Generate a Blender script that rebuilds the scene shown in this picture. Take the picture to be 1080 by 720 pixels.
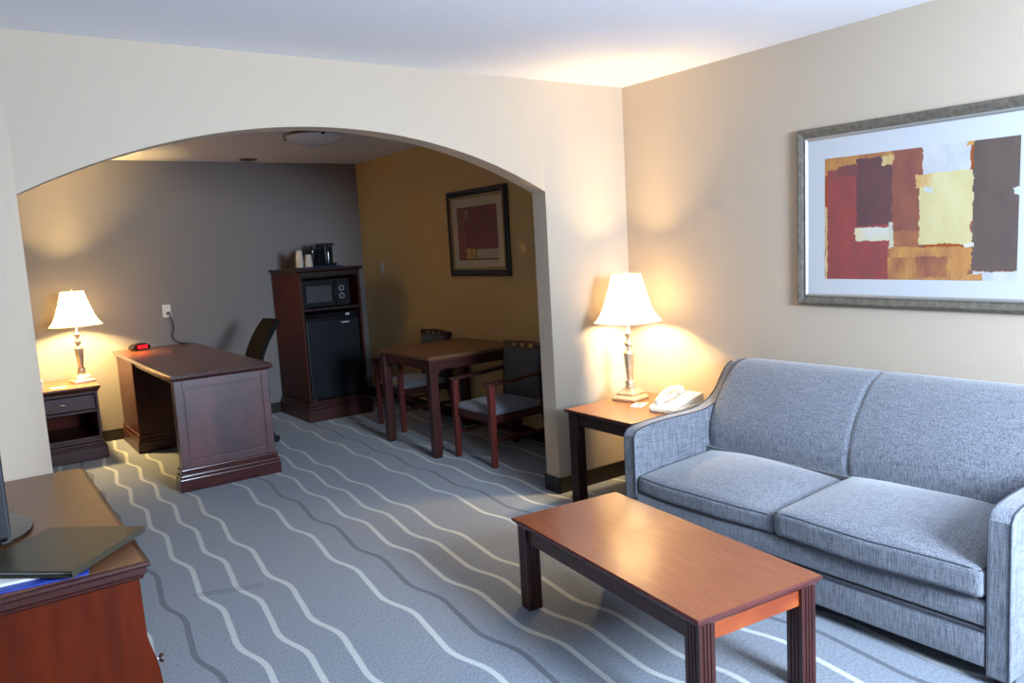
import bpy, bmesh, math, random
from mathutils import Vector, Matrix, noise
PI = math.pi
random.seed(7)
for o in list(bpy.data.objects): bpy.data.objects.remove(o)
SC = bpy.context.scene
COL = SC.collection

# ---------------------------------------------------------------- camera, light, exposure
cam = bpy.data.cameras.new('camera'); camo = bpy.data.objects.new('camera', cam); COL.objects.link(camo)
CP = Vector((-3.5137, -3.611, 1.5125)); YAW, PIT, ROL = -0.619, -0.122, -0.0568
fw = Vector((-math.sin(YAW)*math.cos(PIT), math.cos(YAW)*math.cos(PIT), math.sin(PIT)))
ri = Vector((math.cos(YAW), math.sin(YAW), 0)); up = ri.cross(fw)
r2 = math.cos(ROL)*ri + math.sin(ROL)*up; u2 = -math.sin(ROL)*ri + math.cos(ROL)*up
M = Matrix((r2, u2, -fw)).transposed().to_4x4(); M.translation = CP
camo.matrix_world = M
cam.sensor_width = 36; cam.lens = 823.67/1080*36; cam.clip_start = .02
SC.camera = camo
SC.view_settings.view_transform = 'Standard'; SC.view_settings.look = 'None'
SC.view_settings.gamma = 1; SC.view_settings.use_curve_mapping = False
SC.view_settings.exposure = -0.06
W = bpy.data.worlds.new('world'); SC.world = W; W.use_nodes = True
W.node_tree.nodes['Background'].inputs[0].default_value = (.55, .72, 1, 1)
W.node_tree.nodes['Background'].inputs[1].default_value = .6
YR = -4.85     # rear wall, behind the camera
WINX0, WINX1, WINZ0, WINZ1 = -1.90, -.95, 1.15, 2.22
def area(name, loc, rot, sx, sz, power, col):
    l = bpy.data.lights.new(name, 'AREA'); l.shape = 'RECTANGLE'; l.size = sx; l.size_y = sz
    l.energy = power; l.color = col
    o = bpy.data.objects.new(name, l); COL.objects.link(o); o.location = loc; o.rotation_euler = rot
    return o
DAY = area('daylight', ((WINX0+WINX1)/2, YR+.26, (WINZ0+WINZ1)/2+.03), (math.radians(90-30), 0, 0), WINX1-WINX0-.06, WINZ1-WINZ0-.06, 292, (.63, .79, 1.0))
BOUNCE = area('daylight_from_ground', ((WINX0+WINX1)/2, YR+.04, WINZ0+.25), (math.radians(90+50), 0, 0), WINX1-WINX0-.1, .45, 66, (.62, .76, 1.0))
LAMP_POWER = 165.0
LAMP_COL = (1.0, .69, .33)
LAMP_COL_FAR = (1.0, .67, .26)

# ---------------------------------------------------------------- materials
def mat(name, base=(.5,.5,.5), rough=.5, metal=0, spec=.5, coat=0, bump=None, vary=None, sheen=0, trans=0, emit=None):
    """bump=(scale, strength, stretch)  vary=(color2, scale, stretch)"""
    m = bpy.data.materials.new(name); m.use_nodes = True; nt = m.node_tree; N = nt.nodes; L = nt.links
    b = N['Principled BSDF']
    b.inputs['Base Color'].default_value = (*base, 1); b.inputs['Roughness'].default_value = rough
    b.inputs['Metallic'].default_value = metal; b.inputs['Specular IOR Level'].default_value = spec
    b.inputs['Coat Weight'].default_value = coat; b.inputs['Coat Roughness'].default_value = .15
    b.inputs['Sheen Weight'].default_value = sheen
    b.inputs['Transmission Weight'].default_value = trans
    if emit: b.inputs['Emission Color'].default_value = (*emit[0], 1); b.inputs['Emission Strength'].default_value = emit[1]
    tc = N.new('ShaderNodeTexCoord')
    def nz(scale, stretch, detail=4):
        mp = N.new('ShaderNodeMapping'); mp.inputs['Scale'].default_value = stretch; L.new(tc.outputs['Object'], mp.inputs[0])
        n = N.new('ShaderNodeTexNoise'); n.inputs['Scale'].default_value = scale; n.inputs['Detail'].default_value = detail
        L.new(mp.outputs[0], n.inputs['Vector']); return n
    if vary:
        n = nz(vary[1], vary[2]); r = N.new('ShaderNodeValToRGB')
        r.color_ramp.elements[0].position = .35; r.color_ramp.elements[1].position = .68
        r.color_ramp.elements[0].color = (*base, 1); r.color_ramp.elements[1].color = (*vary[0], 1)
        L.new(n.outputs[0], r.inputs[0]); L.new(r.outputs[0], b.inputs['Base Color'])
    if bump:
        n = nz(bump[0], bump[2]); bp = N.new('ShaderNodeBump'); bp.inputs['Strength'].default_value = bump[1]
        bp.inputs['Distance'].default_value = .002; L.new(n.outputs[0], bp.inputs['Height']); L.new(bp.outputs[0], b.inputs['Normal'])
    return m
wall_bump = (170, .22, (1,1,1))
m_wall = mat('wall_paint_beige', (.505,.42,.325), .75, bump=wall_bump, spec=.25)
m_wallgrey = mat('wall_paint_grey', (.240,.222,.212), .7, bump=wall_bump, spec=.3)
m_wall_lamplit = mat('wall_paint_beige_lamplit', (.70,.49,.23), .75, bump=wall_bump, spec=.25)  # same beige paint, with the lamp's warm light put into the colour
m_wallunseen = mat('unseen_wall_darkened', (.13,.115,.10), .75, bump=wall_bump, spec=.25)  # walls out of view, darkened to cut bounce light in the room
m_ceil = mat('ceiling_paint', (.87,.87,.90), .9, spec=.1, bump=(60,.15,(1,1,1)))
m_baseb = mat('baseboard_vinyl', (.018,.014,.012), .45, spec=.4)
m_wtrim = mat('window_trim_white', (.75,.75,.75), .5)
def wood(name, a, b, rough=.3, coat=.3, ax=(1.2, 14, 14), scale=5, spec=.5):
    return mat(name, a, rough, coat=coat, spec=spec, vary=(b, scale, ax), bump=(30, .05, ax))
# grain along local X / Y / Z
m_dark_x = wood('dark_mahogany', (.034,.0065,.005), (.062,.011,.007), .40, .12)
m_dark_y = wood('dark_mahogany_lengthwise', (.034,.0065,.005), (.062,.011,.007), .40, .12, (14,1.2,14))
m_dark_z = wood('dark_mahogany_upright', (.034,.0065,.005), (.062,.011,.007), .40, .12, (14,14,1.2))
m_chair_z = wood('chair_cherry_upright', (.10,.014,.010), (.15,.022,.014), .38, .2, (9,9,1.0), 3)
m_red_z = wood('red_cherry_upright', (.075,.010,.003), (.115,.015,.003), .5, 0, (9,9,1.0), 3, .12)
m_lit_x = wood('daylit_mahogany', (.24,.040,.008), (.52,.13,.026), .36, .1, (1.0,6,6), 2.4)  # table end aprons: mahogany brightened, daylight put into the colour
m_top = wood('reddish_brown_table_top', (.24,.073,.033), (.285,.091,.042), .20, .25, (16,1.0,16), 6)
m_ttop = wood('brown_table_top', (.15,.065,.030), (.20,.088,.042), .35, .1, (16,1.0,16), 6)
m_desk = wood('desk_top_red_brown', (.13,.040,.022), (.17,.056,.030), .30, .2, (16,1.0,16), 6)
m_deskpanel = wood('desk_panel_mahogany', (.045,.011,.016), (.110,.024,.024), .36, .9, (5,5,3.0), 1.6)
m_deskpanel.node_tree.nodes['Principled BSDF'].inputs['Coat Roughness'].default_value = .42
m_deskedge = wood('desk_edge_mahogany', (.045,.010,.010), (.075,.016,.012), .22, .7)
m_cabside = wood('cabinet_side_mahogany', (.042,.009,.006), (.064,.013,.008), .5, 0, (12,12,1.2), 5, .2)
m_ctedge = wood('polished_table_edge', (.070,.010,.008), (.11,.017,.012), .20, .6)
m_espresso = wood('espresso_wood', (.016,.006,.005), (.028,.009,.007), .42, .05, (12,12,1.2), 5, .3)
m_black = mat('black_plastic', (.012,.012,.014), .35, spec=.5)
m_blackg = mat('black_gloss', (.008,.008,.01), .12, spec=.6)
m_mwbody = mat('microwave_black', (.007,.007,.008), .6, spec=.2)
m_blackm = mat('black_matte_plastic', (.02,.02,.024), .55)
m_leather = mat('black_leather', (.016,.014,.012), .42, spec=.5, bump=(220,.3,(1,1,1)))
m_blackfab = mat('black_chair_fabric', (.012,.012,.012), .95, spec=.1, bump=(300,.3,(1,1,1)))
m_binder = mat('dark_olive_leatherette', (.042,.038,.026), .38, spec=.5, bump=(300,.2,(1,1,1)))
m_blue = mat('blue_folder_card', (.03,.07,.42), .4)
m_paper = mat('white_paper', (.82,.82,.80), .8)
m_cream = mat('cream_plastic', (.70,.66,.57), .35)
m_brass = mat('champagne_brass', (.78,.66,.48), .34, metal=.7, vary=((.62,.50,.34), 22, (1,1,1)))
m_chrome = mat('brushed_nickel', (.75,.75,.78), .22, metal=1)
m_pewter = mat('pewter_frame', (.10,.086,.064), .5, metal=.1, vary=((.17,.15,.12), 40, (1,1,1)), bump=(90,.5,(1,1,1)))
m_silver = mat('silver_lip', (.42,.41,.38), .35, metal=.6)
m_blackframe = mat('black_frame', (.02,.016,.012), .3, coat=.3)
m_gold = mat('old_gold', (.40,.29,.12), .35, metal=.7)
m_mat = mat('white_mount_board', (.50,.51,.525), .85)
m_matc = mat('cream_mount_board', (.62,.54,.40), .85)
m_glass_dome = mat('frosted_glass_dome', (.84,.86,.92), .2, spec=.6)
m_digits = mat('red_display_digits', (.3,0,0), .4, emit=((1,.02,.03), 3.5))
m_redface = mat('red_display_window', (.06,0,0), .25, emit=((1,.01,.01), .10))
m_fridge = mat('black_fridge_enamel', (.006,.008,.011), .36, spec=.35, bump=(260,.1,(1,1,1)))
m_mwwin = mat('microwave_window', (.03,.03,.032), .5)
m_greyprint = mat('grey_print', (.45,.46,.48), .5)
m_darkblue = mat('dark_blue_tray', (.02,.03,.08), .4)
m_seatfab = mat('blue_grey_seat_fabric', (.15,.16,.185), .9, vary=((.18,.19,.22),80,(1,1,1)), sheen=.3)
m_backfab = mat('grey_back_fabric', (.068,.070,.074), .9, vary=((.088,.09,.094),80,(1,1,1)), sheen=.2)
m_cupcream = mat('cream_cups', (.66,.55,.43), .6)

def fabric():
    m = bpy.data.materials.new('blue_grey_sofa_tweed'); m.use_nodes = True; N = m.node_tree.nodes; L = m.node_tree.links
    b = N['Principled BSDF']; b.inputs['Roughness'].default_value = .92; b.inputs['Sheen Weight'].default_value = .35
    b.inputs['Sheen Roughness'].default_value = .5; b.inputs['Specular IOR Level'].default_value = .2
    tc = N.new('ShaderNodeTexCoord')
    outs = []
    for st in ((260,260,18), (18,260,260), (260,18,260)):
        mp = N.new('ShaderNodeMapping'); mp.inputs['Scale'].default_value = st; L.new(tc.outputs['Object'], mp.inputs[0])
        n = N.new('ShaderNodeTexNoise'); n.inputs['Scale'].default_value = 1; n.inputs['Detail'].default_value = 2
        L.new(mp.outputs[0], n.inputs['Vector']); outs.append(n.outputs[0])
    w0 = N.new('ShaderNodeMath'); w0.operation = 'MULTIPLY_ADD'; w0.inputs[1].default_value = 1.5; w0.inputs[2].default_value = -.25; L.new(outs[0], w0.inputs[0])
    w2 = N.new('ShaderNodeMath'); w2.operation = 'MULTIPLY_ADD'; w2.inputs[1].default_value = .6; w2.inputs[2].default_value = .2; L.new(outs[2], w2.inputs[0]); outs[2] = w2.outputs[0]
    a1 = N.new('ShaderNodeMath'); a1.operation = 'ADD'; L.new(w0.outputs[0], a1.inputs[0]); L.new(outs[1], a1.inputs[1])
    a2 = N.new('ShaderNodeMath'); a2.operation = 'ADD'; L.new(a1.outputs[0], a2.inputs[0]); L.new(outs[2], a2.inputs[1])
    d = N.new('ShaderNodeMath'); d.operation = 'DIVIDE'; d.inputs[1].default_value = 3; L.new(a2.outputs[0], d.inputs[0])
    r = N.new('ShaderNodeValToRGB'); r.color_ramp.elements[0].position = .36; r.color_ramp.elements[1].position = .64
    r.color_ramp.elements[0].color = (.066,.075,.097,1); r.color_ramp.elements[1].color = (.270,.287,.325,1)
    L.new(d.outputs[0], r.inputs[0]); L.new(r.outputs[0], b.inputs['Base Color'])
    bp = N.new('ShaderNodeBump'); bp.inputs['Strength'].default_value = .35; bp.inputs['Distance'].default_value = .002
    L.new(d.outputs[0], bp.inputs['Height']); L.new(bp.outputs[0], b.inputs['Normal'])
    return m
m_fab = fabric()
m_pipe = mat('dark_grey_piping', (.045,.050,.066), .9)

def shade_mat():
    m = bpy.data.materials.new('pleated_lampshade_cloth'); m.use_nodes = True; N = m.node_tree.nodes; L = m.node_tree.links
    N.remove(N['Principled BSDF']); out = N['Material Output']
    d = N.new('ShaderNodeBsdfDiffuse'); d.inputs[0].default_value = (.80,.74,.62,1)
    t = N.new('ShaderNodeBsdfTranslucent'); t.inputs[0].default_value = (.92,.84,.68,1)
    mx = N.new('ShaderNodeMixShader'); mx.inputs[0].default_value = .8
    L.new(d.outputs[0], mx.inputs[1]); L.new(t.outputs[0], mx.inputs[2]); L.new(mx.outputs[0], out.inputs[0])
    return m
m_shade = shade_mat()
m_shadetrim = mat('lampshade_seam', (.50,.42,.30), .9)

def carpet():
    m = bpy.data.materials.new('striped_carpet'); m.use_nodes = True; nt = m.node_tree; N = nt.nodes; L = nt.links
    b = N['Principled BSDF']; b.inputs['Roughness'].default_value = .95; b.inputs['Sheen Weight'].default_value = .25
    b.inputs['Specular IOR Level'].default_value = .1
    tc = N.new('ShaderNodeTexCoord'); sp = N.new('ShaderNodeSeparateXYZ'); L.new(tc.outputs['Object'], sp.inputs[0])
    def mth(op, a, b_=None, c=None):
        n = N.new('ShaderNodeMath'); n.operation = op
        for i, v in enumerate((a, b_, c)):
            if v is None: continue
            if isinstance(v, (int, float)): n.inputs[i].default_value = v
            else: L.new(v, n.inputs[i])
        return n.outputs[0]
    X, Y = sp.outputs[0], sp.outputs[1]
    P = .1567
    # straight coordinate (before the wobble) gives the slot, used to vary the phase from stripe to stripe
    t0 = mth('DIVIDE', mth('ADD', mth('ADD', X, 2.72 + P/2), mth('MULTIPLY', Y, -.0145)), P)
    ng = N.new('ShaderNodeTexNoise'); ng.inputs['Scale'].default_value = 1.1; ng.inputs['Detail'].default_value = 1
    L.new(tc.outputs['Object'], ng.inputs['Vector'])
    slot0 = mth('FLOOR', t0)
    phs = mth('MULTIPLY', mth('SINE', mth('MULTIPLY', slot0, 2.3)), .35)
    arg = mth('ADD', mth('MULTIPLY', mth('SUBTRACT', Y, .38), 2*PI/.597), phs)
    # harmonics give the slightly leaning wave of the photo
    wob = mth('ADD', mth('MULTIPLY', mth('COSINE', arg), .019), mth('MULTIPLY', mth('SINE', mth('MULTIPLY', arg, 2)), .004))
    wob = mth('ADD', wob, mth('MULTIPLY', mth('SUBTRACT', ng.outputs[0], .5), .02))
    nf = N.new('ShaderNodeTexNoise'); nf.inputs['Scale'].default_value = 260; nf.inputs['Detail'].default_value = 2
    L.new(tc.outputs['Object'], nf.inputs['Vector'])
    edge = mth('MULTIPLY', mth('SUBTRACT', nf.outputs[0], .5), .010)
    t = mth('ADD', t0, mth('DIVIDE', mth('SUBTRACT', edge, wob), P))
    slot = slot0
    fr = mth('SUBTRACT', t, slot)
    dist = mth('ABSOLUTE', mth('SUBTRACT', fr, .5))
    mask = mth('LESS_THAN', dist, .078)
    mod = mth('FLOORED_MODULO', slot, 6)
    isD = mth('GREATER_THAN', mod, 4.5)
    is3 = mth('LESS_THAN', mth('ABSOLUTE', mth('SUBTRACT', mod, 3)), .5)
    isW = mth('SUBTRACT', mth('SUBTRACT', 1.0, isD), is3)
    mW = mth('MULTIPLY', mask, isW); mD = mth('MULTIPLY', mask, isD)
    def noise_ramp(scale, c0, c1, st=(1,1,1)):
        mp = N.new('ShaderNodeMapping'); mp.inputs['Scale'].default_value = st; L.new(tc.outputs['Object'], mp.inputs[0])
        n = N.new('ShaderNodeTexNoise'); n.inputs['Scale'].default_value = scale; n.inputs['Detail'].default_value = 3
        L.new(mp.outputs[0], n.inputs['Vector'])
        r = N.new('ShaderNodeValToRGB'); r.color_ramp.elements[0].position = .33; r.color_ramp.elements[1].position = .67
        r.color_ramp.elements[0].color = (*c0, 1); r.color_ramp.elements[1].color = (*c1, 1)
        L.new(n.outputs[0], r.inputs[0]); return r.outputs[0]
    base = noise_ramp(150, (.152,.174,.206), (.255,.286,.334), (1,.5,1))
    white = noise_ramp(200, (.42,.44,.43), (.60,.62,.60))
    dark = noise_ramp(200, (.070,.080,.105), (.115,.126,.155))
    def mixc(f, a, c):
        n = N.new('ShaderNodeMix'); n.data_type = 'RGBA'; L.new(f, n.inputs[0]); L.new(a, n.inputs[6]); L.new(c, n.inputs[7]); return n.outputs[2]
    c = mixc(mW, base, white); c = mixc(mD, c, dark)
    # worn mark across two stripes in the middle of the floor
    cx = mth('SUBTRACT', X, mth('ADD', -2.63, mth('MULTIPLY', mth('SINE', mth('MULTIPLY', Y, 9)), .03)))
    dy = mth('SUBTRACT', mth('ADD', Y, mth('MULTIPLY', cx, .35)), .02)
    st = mth('MULTIPLY', mth('LESS_THAN', mth('ABSOLUTE', dy), mth('ADD', .012, mth('MULTIPLY', nf.outputs[0], .03))), mth('LESS_THAN', mth('ABSOLUTE', cx), .16))
    stm = mth('MULTIPLY', st, .28)
    dk = N.new('ShaderNodeRGB'); dk.outputs[0].default_value = (.05,.055,.07,1)
    c = mixc(stm, c, dk.outputs[0])
    L.new(c, b.inputs['Base Color'])
    bp = N.new('ShaderNodeBump'); bp.inputs['Strength'].default_value = .5; bp.inputs['Distance'].default_value = .004
    L.new(nf.outputs[0], bp.inputs['Height']); L.new(bp.outputs[0], b.inputs['Normal'])
    return m
m_carpet = carpet()

# ---------------------------------------------------------------- mesh helpers
def nb(): return bmesh.new()
def bx(bm, x0, x1, y0, y1, z0, z1, m=None):
    vs = [bm.verts.new(p) for p in ((x0,y0,z0),(x1,y0,z0),(x1,y1,z0),(x0,y1,z0),(x0,y0,z1),(x1,y0,z1),(x1,y1,z1),(x0,y1,z1))]
    for f in ((3,2,1,0),(4,5,6,7),(0,1,5,4),(1,2,6,5),(2,3,7,6),(3,0,4,7)): bm.faces.new([vs[i] for i in f])
    if m: bmesh.ops.transform(bm, matrix=m, verts=vs)
    return vs
def taper_box(bm, c0, s0, c1, s1):
    """box between rectangle (centre c0, half-size s0) and rectangle (c1, s1)"""
    vs = []
    for c, s in ((c0, s0), (c1, s1)):
        for a, b in ((-1,-1),(1,-1),(1,1),(-1,1)): vs.append(bm.verts.new((c[0]+a*s[0], c[1]+b*s[1], c[2])))
    for f in ((3,2,1,0),(4,5,6,7),(0,1,5,4),(1,2,6,5),(2,3,7,6),(3,0,4,7)): bm.faces.new([vs[i] for i in f])
def prism(bm, pts, a0, a1, plane='xz'):
    """closed outline pts extruded along the missing axis"""
    def P(u, v, w): return (u, w, v) if plane == 'xz' else ((w, u, v) if plane == 'yz' else (u, v, w))
    A = [bm.verts.new(P(u, v, a0)) for u, v in pts]; B = [bm.verts.new(P(u, v, a1)) for u, v in pts]
    n = len(pts)
    bm.faces.new(A); bm.faces.new(B[::-1])
    for i in range(n): bm.faces.new((A[i], B[i], B[(i+1) % n], A[(i+1) % n]))
def lathe(bm, prof, c=(0,0,0), n=32, squ=None, cap=True, flute=0):
    """prof list of (r, z); n sides"""
    rings = []
    off = PI/4 if n == 4 else (PI/8 if n == 8 else 0)
    for r, z in prof:
        if r < 1e-6: rings.append([bm.verts.new((c[0], c[1], c[2]+z))]); continue
        k = (math.sqrt(2) if n == 4 else 1)
        ring = []
        for i in range(n):
            a = off+2*PI*i/n; rr = r*k*(1+flute*math.cos(a*flute and a*12))
            ring.append(bm.verts.new((c[0]+rr*math.cos(a), c[1]+rr*math.sin(a), c[2]+z)))
        rings.append(ring)
    for A, B in zip(rings, rings[1:]):
        if len(A) == 1 and len(B) == 1: continue
        for i in range(n):
            j = (i+1) % n
            if len(A) == 1: bm.faces.new((A[0], B[j], B[i]))
            elif len(B) == 1: bm.faces.new((A[i], A[j], B[0]))
            else: bm.faces.new((A[i], A[j], B[j], B[i]))
    if cap:
        if len(rings[0]) > 1: bm.faces.new(rings[0][::-1])
        if len(rings[-1]) > 1: bm.faces.new(rings[-1])
def tube(bm, pts, r, n=8, closed=False):
    pts = [Vector(p) for p in pts]; N_ = len(pts); rings = []
    prev = None
    for i, p in enumerate(pts):
        if closed: t = pts[(i+1) % N_]-pts[i-1]
        else: t = pts[min(i+1, N_-1)]-pts[max(i-1, 0)]
        if t.length < 1e-9: t = Vector((0,0,1))
        t.normalize()
        if prev is None:
            a = Vector((0,0,1)) if abs(t.z) < .9 else Vector((1,0,0)); u = t.cross(a).normalized()
        else:
            u = (prev - t*prev.dot(t))
            u = u.normalized() if u.length > 1e-6 else t.orthogonal().normalized()
        prev = u; v = t.cross(u)
        rr = r[i] if isinstance(r, (list, tuple)) else r
        rings.append([bm.verts.new(p+rr*(math.cos(2*PI*k/n)*u+math.sin(2*PI*k/n)*v)) for k in range(n)])
    rng = range(N_) if closed else range(N_-1)
    for i in rng:
        A, B = rings[i], rings[(i+1) % N_]
        for k in range(n): bm.faces.new((A[k], A[(k+1) % n], B[(k+1) % n], B[k]))
    if not closed: bm.faces.new(rings[0][::-1]); bm.faces.new(rings[-1])
def grid(bm, F, nu, nv, closed_u=False):
    V = [[bm.verts.new(F(i/nu, j/nv)) for j in range(nv+1)] for i in range(nu + (0 if closed_u else 1))]
    for i in range(nu):
        for j in range(nv):
            a, b = V[i], V[(i+1) % len(V)]
            bm.faces.new((a[j], b[j], b[j+1], a[j+1]))
    return V
def rounded(bm, x0, x1, y0, y1, z0, z1, r, crown=0, n=14, warp=None):
    """rounded box skin; crown lifts the middle of the top; returns the map used, for piping"""
    c = Vector(((x0+x1)/2, (y0+y1)/2, (z0+z1)/2)); h = Vector(((x1-x0)/2, (y1-y0)/2, (z1-z0)/2))
    def D(u, v, w):
        p = Vector((u*h.x, v*h.y, w*h.z))
        q = Vector((max(-h.x+r, min(h.x-r, p.x)), max(-h.y+r, min(h.y-r, p.y)), max(-h.z+r, min(h.z-r, p.z))))
        d = p-q
        if d.length > 1e-9: p = q+d.normalized()*r
        if w > 0: p.z += crown*w*(1-abs(u)**2.5)*(1-abs(v)**2.5)
        else: p.z -= crown*.3*(-w)*(1-u*u)*(1-v*v)
        p += c
        return warp(p) if warp else p
    def S(t):   # denser near the ends
        s = 2*t-1; return math.copysign(1-(1-abs(s))**1.6, s)
    for ax in range(3):
        for sg in (-1, 1):
            def F(a, b):
                q = [0,0,0]; q[ax] = sg; q[(ax+1) % 3] = S(a)*sg; q[(ax+2) % 3] = S(b); return D(*q)
            grid(bm, F, n, n)
    bmesh.ops.remove_doubles(bm, verts=bm.verts, dist=1e-5)
    return D
def pipe_loop(D, w, n=16):
    pts = []
    for (a, b), (c, d) in (((-1,-1),(1,-1)), ((1,-1),(1,1)), ((1,1),(-1,1)), ((-1,1),(-1,-1))):
        for k in range(n):
            t = k/n; pts.append(D(a+(c-a)*t, b+(d-b)*t, w))
    return pts
def setp(o, label=None, cat=None, group=None, kind=None):
    if label: o['label'] = label
    if cat: o['category'] = cat
    if group: o['group'] = group
    if kind: o['kind'] = kind
    return o
def thing(name, label, cat, loc=(0,0,0), rz=0, group=None):
    o = bpy.data.objects.new(name, None); COL.objects.link(o); o.empty_display_size = .1
    o.location = loc; o.rotation_euler = (0,0,rz)
    return setp(o, label, cat, group)
def root(o):
    while o.parent: o = o.parent
    return o
def obj(name, bm, m, parent=None, world=False, smooth=None, bevel=0, seg=2, label=None):
    """one mesh object; world=True: vertices were given in room coordinates"""
    bmesh.ops.recalc_face_normals(bm, faces=bm.faces)
    if world and parent:
        r = root(parent)
        bmesh.ops.transform(bm, matrix=(Matrix.Translation(r.location) @ Matrix.Rotation(r.rotation_euler.z, 4, 'Z')).inverted(), verts=bm.verts)
    me = bpy.data.meshes.new(name); bm.to_mesh(me); bm.free(); me.materials.append(m)
    if smooth is not None:
        for p in me.polygons: p.use_smooth = True
        me.set_sharp_from_angle(angle=math.radians(smooth))
    o = bpy.data.objects.new(name, me); COL.objects.link(o)
    if parent: o.parent = parent
    if bevel:
        b = o.modifiers.new('bevel', 'BEVEL'); b.width = bevel; b.segments = seg; b.limit_method = 'ANGLE'; b.angle_limit = math.radians(40)
    if label: o['label'] = label
    return o
def struct(name, bm, m, **k):
    o = obj(name, bm, m, **k); o['kind'] = 'structure'; return o
def copy_tree(o, parent=None):
    c = o.copy(); COL.objects.link(c)
    if parent: c.parent = parent
    for ch in list(o.children): copy_tree(ch, c)
    return c

# ---------------------------------------------------------------- the rooms
H = 2.44; TH = .124; D_ = 3.996; XR = .045; XL = -3.80
b = nb(); bx(b, XL-.1, .2, YR-.1, D_+.1, -.05, 0); struct('floor', b, m_carpet)
b = nb(); bx(b, XL-.1, .2, YR-.1, D_+.1, H, H+.08); struct('ceiling', b, m_ceil)
# arched partition
b = nb()
cx, cz, R_ = -1.957, -.790, 2.914
def arcz(x): return cz+math.sqrt(R_*R_-(x-cx)**2)
JL, JR = -3.258, -.644
xs = [XL, JL] + [JL+(JR-JL)*i/60 for i in range(1, 60)] + [JR, XR]
def strip(x0, x1, za, zb):
    """one upright slice of the partition: lower edge za -> zb, front and back faces"""
    for y in (0, TH): b.faces.new([b.verts.new(p) for p in ((x0,y,za), (x1,y,zb), (x1,y,H), (x0,y,H))])
for x0, x1 in zip(xs, xs[1:]):
    if x1 <= JL or x0 >= JR: strip(x0, x1, 0, 0)
    else:
        za, zb = arcz(x0), arcz(x1); strip(x0, x1, za, zb)
        b.faces.new([b.verts.new(p) for p in ((x0,0,za), (x1,0,zb), (x1,TH,zb), (x0,TH,za))])
for x in (JL, JR): b.faces.new([b.verts.new(p) for p in ((x,0,0), (x,0,arcz(x)), (x,TH,arcz(x)), (x,TH,0))])
bmesh.ops.remove_doubles(b, verts=b.verts, dist=1e-5)
struct('wall_arch', b, m_wall, smooth=30)
b = nb(); bx(b, 0, .1+XR, YR, 0, 0, H); struct('wall_right', b, m_wall)
b = nb(); bx(b, XR, XR+.1, 0, D_, 0, H); struct('wall_dining', b, m_wall_lamplit)
b = nb(); bx(b, XL, XR+.1, D_, D_+.1, 0, H); struct('wall_back', b, m_wallgrey)
b = nb(); bx(b, XL-.1, XL, YR, D_+.1, 0, H); struct('wall_left', b, m_wallunseen)
b = nb()
bx(b, XL, WINX0, YR-.1, YR, 0, H); bx(b, WINX1, .1, YR-.1, YR, 0, H)
bx(b, WINX0, WINX1, YR-.1, YR, 0, WINZ0); bx(b, WINX0, WINX1, YR-.1, YR, WINZ1, H)
struct('wall_rear', b, m_wallunseen)
b = nb()
for (x0, x1, z0, z1) in ((WINX0, WINX0+.05, WINZ0, WINZ1), (WINX1-.05, WINX1, WINZ0, WINZ1), (WINX0, WINX1, WINZ0, WINZ0+.05), (WINX0, WINX1, WINZ1-.05, WINZ1), ((WINX0+WINX1)/2-.02, (WINX0+WINX1)/2+.02, WINZ0, WINZ1)):
    bx(b, x0, x1, YR-.08, YR-.03, z0, z1)
struct('window_1', b, m_wtrim)
BT, BH = .011, .1
b = nb(); bx(b, -BT, 0, YR, 0, 0, BH); struct('baseboard_right', b, m_baseb, bevel=.004)
b = nb(); bx(b, JR-BT, 0, -BT, 0, 0, BH); bx(b, JR-BT, JR, -BT, TH+BT, 0, BH); bx(b, JR-BT, XR, TH, TH+BT, 0, BH); struct('baseboard_arch', b, m_baseb, bevel=.003)
b = nb(); bx(b, XL, JL+BT, -BT, 0, 0, BH); bx(b, JL, JL+BT, -BT, TH+BT, 0, BH); bx(b, XL, JL+BT, TH, TH+BT, 0, BH); struct('baseboard_left', b, m_baseb, bevel=.003)
b = nb(); bx(b, XL, XR, D_-BT, D_, 0, BH); struct('baseboard_back', b, m_baseb, bevel=.004)
b = nb(); bx(b, XR-BT, XR, TH, D_, 0, BH); struct('baseboard_dining', b, m_baseb, bevel=.004)

# ---------------------------------------------------------------- sofa
sofa = thing('sofa', 'blue-grey tweed two-cushion sofa with sloping wing arms against the right wall', 'sofa', (-.48, -1.735, 0))
AX = [(-.92,.03), (-.925,.30), (-.925,.565), (-.905,.590), (-.86,.602), (-.784,.609), (-.70,.612), (-.617,.613), (-.54,.612), (-.479,.612), (-.43,.614), (-.385,.620), (-.335,.634), (-.29,.656), (-.257,.682), (-.230,.712), (-.208,.742), (-.188,.768), (-.165,.792), (-.138,.811), (-.10,.824), (-.05,.830), (-.035,.82), (-.035,.03)]
for y0, y1 in ((-.945,-.872), (-2.598,-2.524)):
    b = nb(); prism(b, AX, y0, y1); a = obj('arm', b, m_fab, sofa, True, smooth=38, bevel=.011, seg=3)
    for y in (y0+.004, y1-.004):
        b = nb(); tube(b, [(x-.0005 if i < 3 else x, y, z+(0.0005 if i > 2 else 0)) for i, (x, z) in enumerate(AX[:-3])], .0027, 6); obj('piping', b, m_pipe, a, True, smooth=60)
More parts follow.
